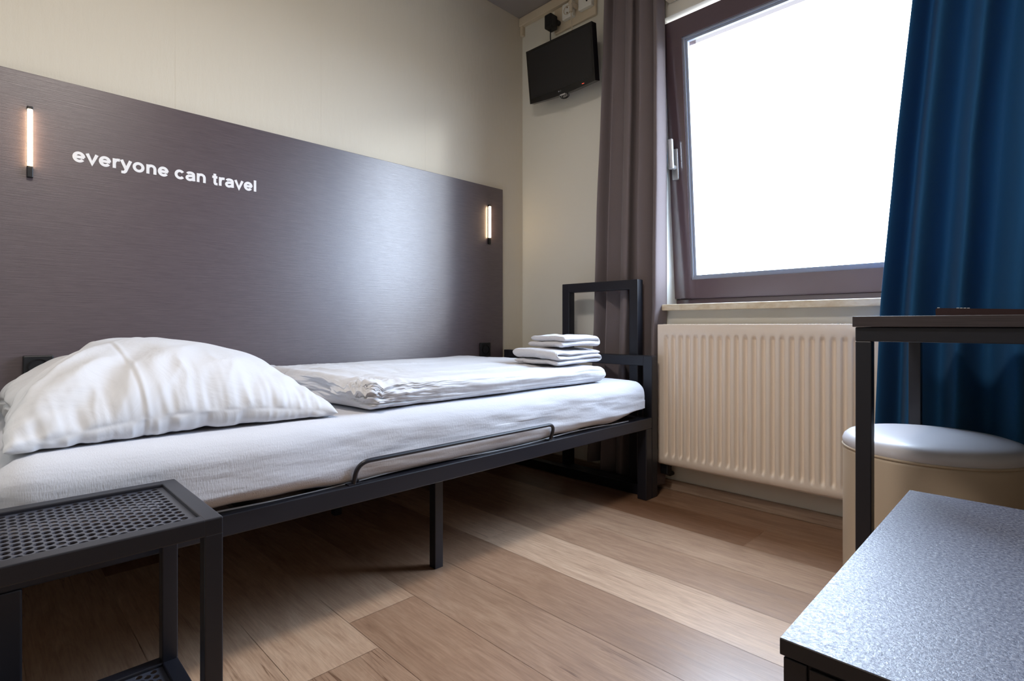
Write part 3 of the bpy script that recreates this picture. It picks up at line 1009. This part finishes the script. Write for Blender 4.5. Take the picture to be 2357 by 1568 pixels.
# ------------------------------------------------------------------ curtains
def curtain(name, xl, xr, y_c, amp, folds, mat, label, z0=.03, z1=2.44, nu=260, nv=48, seed=0.0, hem=None, skew=0.0, sharp=1.0):
    """xl, xr: functions of z; folds: list of (s, weight) crest positions"""
    bm = bmesh.new()
    S = [0]+list(folds)+[1]
    def wave(s, zf):
        # smooth crest/valley chain through irregular breakpoints
        for k in range(len(S)-1):
            if s <= S[k+1] or k == len(S)-2:
                t = (s-S[k])/(S[k+1]-S[k]); break
        a = 1 if k % 2 == 0 else -1
        c = math.cos(math.pi*t)
        c = math.copysign(abs(c)**sharp, c)
        return a*c
    def fn(u, v):
        z = z0+(z1-z0)*v
        lo = hem(u) if hem else 0
        z = z + lo*(1-v)**6
        s = min(1, max(0, u + skew*(1-v)*math.sin(math.pi*u)+.012*nz(u*4+seed, z*1.1)*math.sin(math.pi*u)))
        x_ = xl(z)+(xr(z)-xl(z))*u
        grow = .55+.45*(1-v)
        y = y_c - amp*wave(s, v)*grow + .006*nz(u*5+seed, z*1.3, 2.0)
        x_ += .012*math.sin(s*40+seed)*math.sin(math.pi*u)
        return Vector((x_, y, z))
    grid(bm, nu, nv, fn)
    t = thing(name, label, 'curtain', ((xl(1)+xr(1))/2, y_c, z0))
    o = obj('drape', bm, mat, t, smooth=True)
    o.modifiers.new('thick', 'SOLIDIFY').thickness = .0022
    return t
def interp(tab):
    zs_ = [a for a, b in tab]; xs_ = [b for a, b in tab]
    return lambda z: float(np.interp(z, zs_, xs_))
lc = curtain('curtain', interp([(0, -1.632), (.1, -1.628), (.75, -1.592), (1.3, -1.577), (1.9, -1.552), (2.44, -1.535)]),
        interp([(0, -1.244), (.76, -1.243), (.80, -1.236), (1.6, -1.234), (2.44, -1.243)]),
        2.182, .039, [.11, .22, .34, .47, .58, .71, .82, .93], m_curt_l,
        'taupe grey curtain hanging between the television and the window',
        z0=.022, seed=1.3, hem=lambda u: .045*smooth01(.16, .10, u))
rc = curtain('curtain', interp([(0, -.408), (.43, -.397), (.81, -.384), (1.3, -.345), (1.745, -.303), (2.44, -.235)]),
        interp([(0, .62), (2.44, .58)]),
        2.055, .052, [.045, .085, .14, .19, .26, .31, .40, .46, .56, .62, .72, .79, .88, .94], m_curt_r,
        'blue curtain hanging right of the window behind the desk',
        z0=.03, nu=300, seed=7.7)
# curtain rail on the ceiling
struct('trim_4', B(-1.6, .75, 2.165, 2.205, 2.445, 2.475, bev=.003), m_cream, 'curtain rail for the taupe curtain')
struct('trim_5', B(-.4, .75, 2.04, 2.07, 2.445, 2.499, bev=.003), m_cream, 'curtain rail for the blue curtain')

# ------------------------------------------------------------------ television on its wall bracket
tv = thing('television', 'small black flat television tilted down in the corner near the ceiling', 'television', (-1.777, 2.100, 2.066))
tv.rotation_euler = (R(9.2), R(2.6), R(-2.3))
TW, TH = .449, .268
def L(*a, **k): return B(*a, **k)
bm = bmesh.new()
# front bezel with a bottom edge that bows down and forwards
n = 24
pr = []
for k in range(n+1):
    s = k/n; xx = -TW/2+TW*s
    pr.append((xx, -TH/2-.010*math.sin(math.pi*s)))
outer = [(-TW/2, TH/2), (TW/2, TH/2)]+[(x_, z_) for x_, z_ in pr[::-1]]
f1 = [bm.verts.new((x_, -.0, z_)) for x_, z_ in outer]; f2 = [bm.verts.new((x_, .034, z_*.98)) for x_, z_ in outer]
bm.faces.new(f1); bm.faces.new(f2[::-1])
for k in range(len(outer)):
    q = (k+1) % len(outer); bm.faces.new((f1[q], f1[k], f2[k], f2[q]))
obj('casing', bm, m_gloss, tv, local=True)
obj('screen', L(-TW/2+.013, TW/2-.013, -.0012, .001, -TH/2+.024, TH/2-.013), m_screen, tv, local=True)
obj('back_housing', L(-.15, .15, .033, .062, -.09, .09, bev=.012), m_black, tv, local=True)
bm = bmesh.new()
box(bm, -.04, .04, .062, .072, -.05, .05); box(bm, -.02, .02, .068, .117, -.02, .02, bev=.003)
obj('wall_bracket', bm, m_metal, tv, local=True)
bm = bmesh.new(); cyl(bm, (-.012, -.0012, -TH/2+.010), .0036, .001, 'Y', 16)
stroke_bm = bmesh.new()
stroke(stroke_bm, [(0, .0055), (0, 0), (.0035, 0)], .0010)
stroke(stroke_bm, [(.0098, .0045), (.0078, .0055), (.0055, .0045), (.0055, .001), (.0078, 0), (.0098, .0012), (.0098, .0028), (.0082, .0028)], .0010)
for v in stroke_bm.verts: v.co = Vector((-.005+v.co.x, -.0006-v.co.z, -TH/2+.0072+v.co.y))
mt = bpy.data.meshes.new('tmp'); stroke_bm.to_mesh(mt); stroke_bm.free(); bm.from_mesh(mt)
o = obj('maker_mark', bm, m_logo, tv, local=True); o['label'] = 'small grey printed round badge and letters'
o = obj('standby_light', L(.142, .156, -.0015, .001, -TH/2+.004, -TH/2+.0075, bev=.0008), m_led, tv, local=True); o['label'] = 'tiny red standby light'
bm = bmesh.new()
pts = [(.015+.03*math.cos(a)*(1-.03*k_), .012+.006*math.sin(a*1.3), -TH/2-.016-.012*math.sin(a)) for k_, a in enumerate([i*.5 for i in range(26)])]
tube(bm, pts, .0022, 8)
obj('cable_loop', bm, m_black, tv, local=True)
bm = L(-.006, .030, -.001, .012, -TH/2-.013, -TH/2-.007, bev=.001)
o = obj('input_tab', bm, m_lever, tv, local=True)

# sockets on the wall above it
ss = thing('socket_board', 'beige wall board with power and aerial sockets above the television', 'socket', (-1.75, YB-.012, 2.37))
obj('back_board', B(-1.905, -1.63, YB-.016, YB-.001, 2.315, 2.446, bev=.003), m_cream, ss)
def plate(x, z, w, h): return B(x-w, x+w, YB-.040, YB-.015, z-h, z+h, bev=.004)
sp_ = obj('socket_plate', plate(-1.795, 2.392, .036, .040), m_reveal, ss)
bm = bmesh.new(); lathe(bm, [(.023, .0005), (.024, .003), (.021, .003), (.019, -.010), (0, -.010)], (0, 0, 0), 28)
for v in bm.verts: v.co = Vector((-1.795+v.co.x, YB-.040-v.co.z, 2.392+v.co.y))
so_ = obj('outlet', bm, m_cream, sp_)
bm = bmesh.new(); cyl(bm, (-1.795, YB-.0405, 2.378), .004, .004, 'Y', 12); cyl(bm, (-1.795, YB-.0405, 2.406), .004, .004, 'Y', 12)
obj('contact_hole', bm, m_brass, sp_)
sp2 = obj('aerial_plate', plate(-1.682, 2.400, .042, .042), m_reveal, ss)
bm = bmesh.new(); cyl(bm, (-1.668, YB-.0405, 2.388), .0045, .004, 'Y', 12)
obj('contact_hole', bm, m_black, sp2)
bm = bmesh.new(); cyl(bm, (-1.742, YB-.055, 2.392), .012, .055, 'Y', 18); cyl(bm, (-1.742, YB-.075, 2.372), .009, .05, 'Z', 14)
tube(bm, [(-1.742, YB-.075, 2.35), (-1.738, YB-.076, 2.30), (-1.73, YB-.08, 2.24), (-1.72, YB-.085, 2.18)], .003, 8)
pl_ = tag(obj('power_plug', bm, m_cream, None, loc=(-1.742, YB-.055, 2.38)), 'white plug and cord leading down behind the television', 'plug')
bm = B(-1.905, -1.858, YB-.098, YB-.042, 2.312, 2.385, bev=.006)
pa = thing('power_adapter', 'black box power adapter plugged in above the television', 'power adapter', (-1.88, YB-.06, 2.35))
obj('adapter_body', bm, m_black, pa)
bm = bmesh.new()
cyl(bm, (-1.870, YB-.030, 2.36), .013, .025, 'Y', 16)
obj('prongs', bm, m_black, pa)
bm = bmesh.new()
tube(bm, [(-1.880, YB-.075, 2.315), (-1.879, YB-.078, 2.27), (-1.873, YB-.082, 2.23), (-1.865, YB-.07, 2.16)], .0028, 8)
obj('cable', bm, m_black, pa)

# ------------------------------------------------------------------ desk
dk_ = thing('desk', 'dark desk with thin wood top on black square tube legs before the blue curtain', 'desk', (.2, 1.6, 0))
dx0, dx1, dy0, dy1 = -.2925, .80, 1.30, 1.91
DT = .0285
obj('table_top', B(dx0-.004, dx1+.004, dy0-.006, dy1+.004, .7375, .7595, bev=.0012), m_dwood, dk_)
for lx in (dx0, dx1-DT):
    for ly in (dy0, dy1-DT):
        obj('leg', B(lx, lx+DT, ly, ly+DT, 0, .708, bev=.002), m_metal, dk_)
bm = bmesh.new()
box(bm, dx0, dx1, dy0, dy0+DT, .7075, .7372, bev=.002); box(bm, dx0, dx1, dy1-DT, dy1, .7075, .7372, bev=.002)
box(bm, dx0, dx0+DT, dy0+DT-.002, dy1-DT+.002, .7075, .7372, bev=.002); box(bm, dx1-DT, dx1, dy0+DT-.002, dy1-DT+.002, .7075, .7372, bev=.002)
obj('apron_frame', bm, m_metal, dk_)

# folder on the desk
fd = thing('leather_folder', 'dark red-brown leather folder with white stitching lying on the desk', 'folder', (-.06, 1.65, .7597))
bm = bmesh.new()
c = [(-.190, 1.545), (.080, 1.545), (.080, 1.80), (-.190, 1.80)]
zb = .7598
hts = [.0205, .010, .010, .0205]
lo = [bm.verts.new((x, y, zb)) for x, y in c]; hi = [bm.verts.new((x, y, zb+h)) for (x, y), h in zip(c, hts)]
bm.faces.new(lo[::-1]); bm.faces.new(hi)
for k in range(4): bm.faces.new((lo[k], lo[(k+1) % 4], hi[(k+1) % 4], hi[k]))
bmesh.ops.bevel(bm, geom=bm.edges[:], offset=.002, segments=2, affect='EDGES')
obj('cover', bm, m_folder, fd)
for xs_ in (-.187, -.153, -.147, -.141, -.135, .03, .05):
    hh = .7598+.0205-.0105*(xs_+.19)/.27
    obj('stitch', B(xs_, xs_+.0045, 1.5462, 1.5475, hh, hh+.0012), m_stitch, fd)

# ------------------------------------------------------------------ round pouf under the desk
pf = thing('pouf', 'round cream leather pouf with pale top under the desk', 'pouf', (-.216, 1.675, 0))
pc = (-.216, 1.675, 0); PR = .185
obj('body', lathe(bmesh.new(), [(0, .03), (PR-.006, .03), (PR-.001, .035), (PR, .1), (PR, .42), (PR-.001, .428), (0, .428)], pc, 96), m_leather, pf, smooth=True)
obj('piping', lathe(bmesh.new(), [(PR-.004, .4275), (PR+.001, .4285), (PR+.0025, .431), (PR+.001, .4335), (PR-.004, .4345)], pc, 96), m_leather, pf, smooth=True)
obj('cushion_top', lathe(bmesh.new(), [(PR-.004, .430), (PR+.0005, .436), (PR+.001, .446), (PR-.003, .456), (PR-.012, .464), (PR-.03, .4695), (PR*.6, .473), (0, .474)], pc, 96), m_seat, pf, smooth=True)
bm = bmesh.new(); lathe(bm, [(0, 0), (PR-.004, 0), (PR+.004, .004), (PR+.004, .028), (0, .030)], pc, 64)
obj('base_ring', bm, m_black, pf)

# ------------------------------------------------------------------ low cabinet in the right foreground
cb = thing('low_cabinet', 'low black cabinet with speckled grey top in the right foreground', 'cabinet', (.15, .85, 0))
kx0, kx1, ky0, ky1, kz = -.1795, .48, .530, 1.168, .450
obj('cabinet_top', B(kx0, kx1, ky0, ky1, kz-.0005, kz), m_speckle, cb)
obj('top_edge', B(kx0-.0004, kx1, ky0-.0004, ky1+.0004, kz-.0155, kz-.0006, bev=.0004, seg=1), m_blackwood, cb)
q0, q1, p0, p1 = kx0+.002, kx1-.002, ky0+.002, ky1-.002
for lx in (q0, q1-.02):
    for ly in (p0, p1-.02):
        obj('corner_post', B(lx, lx+.02, ly, ly+.02, 0, kz-.018, bev=.001), m_metal, cb)
bm = bmesh.new()
box(bm, q0+.003, q1-.003, p0+.004, p1-.004, .04, kz-.0155)
obj('carcass', bm, m_blackwood, cb)
for k, (a, b) in enumerate(((q0+.022, q0+.052), (q0+.056, .14), (.144, q1-.022))):
    obj('front_panel', B(a, b, p0, p0+.006, .05, kz-.020, bev=.001), m_blackwood, cb)

# ------------------------------------------------------------------ added fill lamp under the ceiling, never in view
cl = thing('fill_lamp', 'unseen round opal fill lamp added under the ceiling to brighten the room', 'lamp', (-.62, .25, ZC))
obj('fill_rim', lathe(bmesh.new(), [(.215, 0), (.22, -.03), (.205, -.035), (.20, -.002)], (-.62, .25, ZC), 48), m_reveal, cl, smooth=True)
obj('fill_glass', lathe(bmesh.new(), [(.2, -.02), (.19, -.05), (.13, -.068), (0, -.074)], (-.62, .25, ZC), 48), m_fillglass, cl, smooth=True)
ld = bpy.data.lights.new('fill_light', 'AREA'); ld.shape = 'DISK'; ld.size = .4
ld.energy = FILL_W; ld.color = (1.0, .92, .85)
lo_ = bpy.data.objects.new('fill_light', ld); lo_.location = (0, 0, -.09); lo_.parent = cl; col.objects.link(lo_)
